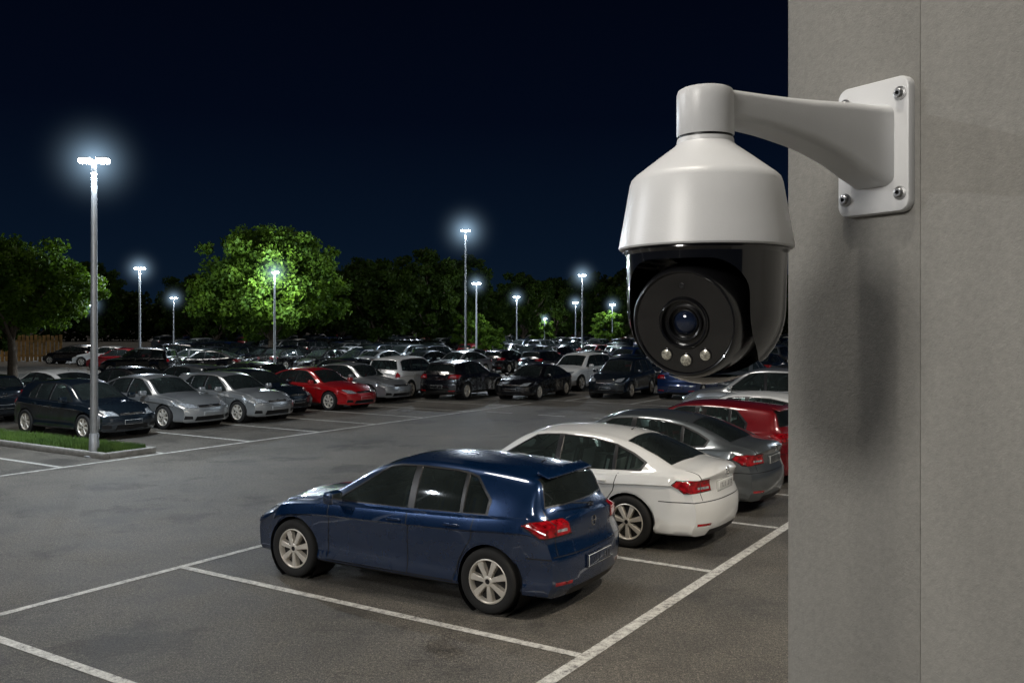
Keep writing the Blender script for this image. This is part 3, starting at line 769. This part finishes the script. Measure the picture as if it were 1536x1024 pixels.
loftY(bm,[(.0,rrect(.060,.097,.016)),(.010,rrect(.060,.097,.016)),(.013,rrect(.0585,.0955,.0155)),(.014,rrect(.056,.093,.015))],0,Mp)
bmesh.ops.recalc_face_normals(bm,faces=bm.faces)
obj('mounting_plate',finish(bm,'plate',[WH]),cam_e)
bm=bmesh.new(); Ln=.3525
topf=pchip([(0.0,.062),(.02,.058),(.10,.052),(.25,.040),(Ln,.035)])
botf=pchip([(0.0,-.062),(.02,-.057),(.05,-.048),(.10,-.030),(.18,-.012),(.27,-.002),(Ln,.0)])
hwf=pchip([(0,.043),(.015,.036),(.04,.032),(.2,.029),(Ln,.030)])
secs=[]
for i in range(30):
    d=.010+(Ln-.010)*i/29
    t,b_=topf(d),botf(d); c=(t+b_)/2; h=(t-b_)/2; w=hwf(d)
    secs.append((d,[(p[0],p[1]+c) for p in rrect(w,h,min(w,h)*.42)]))
loftY(bm,secs,0,Mp)
bmesh.ops.recalc_face_normals(bm,faces=bm.faces)
obj('bracket_arm',finish(bm,'arm',[WH],50),cam_e)
bm=bmesh.new()
for sx in (-.0457,.0457):
    for sz in (-.071,.071):
        M=Mp@Matrix.Translation((sx,.014,sz))@Matrix.Rotation(R(-90),4,'X')
        revolve(bm,[(.0100,0),(.0100,.0012),(.0065,.002)],0,20,M)
        revolve(bm,[(.0062,.0),(.0062,.006),(.0052,.007),(.003,.007)],0,20,M)
        revolve(bm,[(.003,.007),(.003,.004),(.0002,.004)],1,6,M)
bmesh.ops.recalc_face_normals(bm,faces=bm.faces)
obj('bolts',finish(bm,'bolts',[STEEL,TRIM]),cam_e)
ax_=pc+n2*Ln
Md=Matrix.Translation((ax_.x,ax_.y,2.85))
bm=bmesh.new()
revolve(bm,[(.0001,.300),(.030,.300),(.0340,.298),(.0358,.293),(.0360,.285),(.0360,.242),(.0350,.240)],0,48,Md)
revolve(bm,[(.0335,.241),(.0335,.236)],1,48,Md)
revolve(bm,[(.0350,.237),(.0356,.235),(.0358,.231),(.0385,.2275),(.060,.2115),(.088,.190),(.0925,.1855),(.0950,.179),(.1000,.150),(.1050,.122),(.1085,.102),(.1088,.099),(.1075,.097),(.102,.097)],0,96,Md)
obj('housing',finish(bm,'housing',[WH,TRIM],28),cam_e)
fd=Vector((-.53,-.848)).normalized(); fa_=math.atan2(fd.y,fd.x)
Mf=Matrix.Translation((ax_.x,ax_.y,2.85))@Matrix.Rotation(fa_,4,'Z')
bm=bmesh.new()
ZC=.024
prof=[(.0001,.099),(.1025,.099),(.1030,.094),(.1000,.090),(.0990,.06),(.0980,ZC)]
for i in range(1,15):
    a=R(90*i/14); prof.append((max(.0002,.0980*math.cos(a)),ZC-.0960*math.sin(a)))
revolve(bm,prof,0,96,Mf)
bmesh.ops.remove_doubles(bm,verts=bm.verts,dist=.0003)
bmesh.ops.recalc_face_normals(bm,faces=bm.faces)
yoke=obj('yoke',finish(bm,'yoke',[BLK],30),cam_e)
bm=bmesh.new()
pts=rrect(.0765,.071,.040,8)
rings=[[bm.verts.new(Mf@Vector((x,p[0],p[1]+.0095))) for p in pts] for x in (-.045,.13)]
nn=len(pts)
for i in range(nn): bm.faces.new((rings[0][i],rings[0][(i+1)%nn],rings[1][(i+1)%nn],rings[1][i]))
bm.faces.new(rings[0][::-1]); bm.faces.new(rings[1])
bmesh.ops.recalc_face_normals(bm,faces=bm.faces)
cutter=obj('cutter',finish(bm,'cutter',[BLK],smooth=False))
md=yoke.modifiers.new('b','BOOLEAN'); md.operation='DIFFERENCE'; md.object=cutter; md.solver='EXACT'
dg=bpy.context.evaluated_depsgraph_get(); nm=bpy.data.meshes.new_from_object(yoke.evaluated_get(dg))
yoke.modifiers.clear(); yoke.data=nm; bpy.data.objects.remove(cutter)
nm.set_sharp_from_angle(angle=R(30))
Mb=Matrix.Translation((ax_.x,ax_.y,2.85+.016))@Matrix.Rotation(fa_,4,'Z')@Matrix.Rotation(R(90+9),4,'Y')
bm=bmesh.new()
pr_=[(.0002,-.072)]
for i in range(1,12):
    a=R(-90+90*i/11); pr_.append((.072*math.cos(a),.072*math.sin(a)))
pr_+=[(.0722,.02),(.0712,.045),(.0690,.062),(.0662,.072),(.0640,.0765),(.0625,.0775),(.0612,.0765)]
revolve(bm,pr_,0,72,Mb)
revolve(bm,[(.0612,.0765),(.0600,.074),(.0320,.074),(.0315,.0755),(.0305,.0775),(.0290,.0785),(.0272,.0775),(.0262,.070)],1,72,Mb)
revolve(bm,[(.0262,.070),(.0225,.070),(.0222,.0745),(.0205,.0755),(.0190,.0745),(.0185,.066),(.0160,.066),(.0157,.070),(.0148,.0705),(.0142,.069)],0,64,Mb)
revolve(bm,[(.0142,.0690),(.0125,.0715),(.009,.0735),(.005,.0745),(.0002,.0748)],2,48,Mb)
for (u,v,r_) in ((-.0245,-.0385,.0064),(0,-.0450,.0068),(.0245,-.0385,.0064)):
    M=Mb@Matrix.Translation((-v,u,.074))
    revolve(bm,[(r_+.0016,.0001),(r_+.0014,.0012),(r_,.0014)],1,24,M)
    revolve(bm,[(r_,.0012),(r_*.6,.0022),(.0002,.0026)],3,24,M)
M=Mb@Matrix.Translation((-.045,0,.0741)); revolve(bm,[(.0034,.0002),(.0026,.0006),(.0022,.0001),(.0002,-.0001)],4,16,M)
bmesh.ops.recalc_face_normals(bm,faces=bm.faces)
obj('camera_module',finish(bm,'module',[BLM,BLK,LENS,LEDW,TRIM],32),cam_e)

# unseen floodlight added high on the wall to brighten ground and security camera
fl=empty('added_floodlight',(0,0,0))
fp=pc+n2*1.5; bm=bmesh.new()
tube(bm,(pc.x,pc.y,8.3),(fp.x,fp.y,8.3),.03,.03,0,10); box(bm,(fp.x,fp.y,8.27),(.4,.3,.10),0,.03); box(bm,(fp.x,fp.y,8.21),(.34,.24,.03),1,.008)
obj('fixture',finish(bm,'fixture',[POLE,EMIT]),fl)
ld=bpy.data.lights.new('flood_fill','POINT'); ld.energy=520; ld.color=(1,.93,.82); ld.shadow_soft_size=.12
lo=bpy.data.objects.new('flood_fill',ld); COL.objects.link(lo); lo.parent=fl; lo.location=(fp.x,fp.y,8.0)

# ------------------------------------------------------------ world, added overhead fill, camera
w=bpy.data.worlds.new('World'); scene.world=w; w.use_nodes=True; nt=w.node_tree
bg=nt.nodes['Background']; tc=N(nt,'ShaderNodeTexCoord'); sp=N(nt,'ShaderNodeSeparateXYZ')
nt.links.new(tc.outputs['Generated'],sp.inputs[0])
c=ramp(nt,sp.outputs['Z'],[(0.0,(.0038,.0100,.0215)),(0.09,(.0023,.0066,.0165)),(0.22,(.0009,.0026,.0085)),(0.45,(.0004,.0009,.0036))])
nt.links.new(c,bg.inputs[0]); bg.inputs[1].default_value=1.0
sd=bpy.data.lights.new('fill_sun','SUN'); sd.energy=.75; sd.angle=R(14); sd.color=(1.0,.94,.86)  # soft fill added to light ground and cars evenly; not a moon
so=bpy.data.objects.new('overhead_fill',sd); COL.objects.link(so)
so.rotation_euler=Vector((-.40,.10,1.0)).to_track_quat('Z','Y').to_euler()
cd=bpy.data.cameras.new('cam'); co=bpy.data.objects.new('camera',cd); COL.objects.link(co)
co.location=(0,0,2.85); co.rotation_euler=(R(90),0,0); cd.lens=31.85; cd.sensor_width=36; cd.shift_y=-.0143
cd.clip_start=.05; cd.clip_end=2000
scene.camera=co
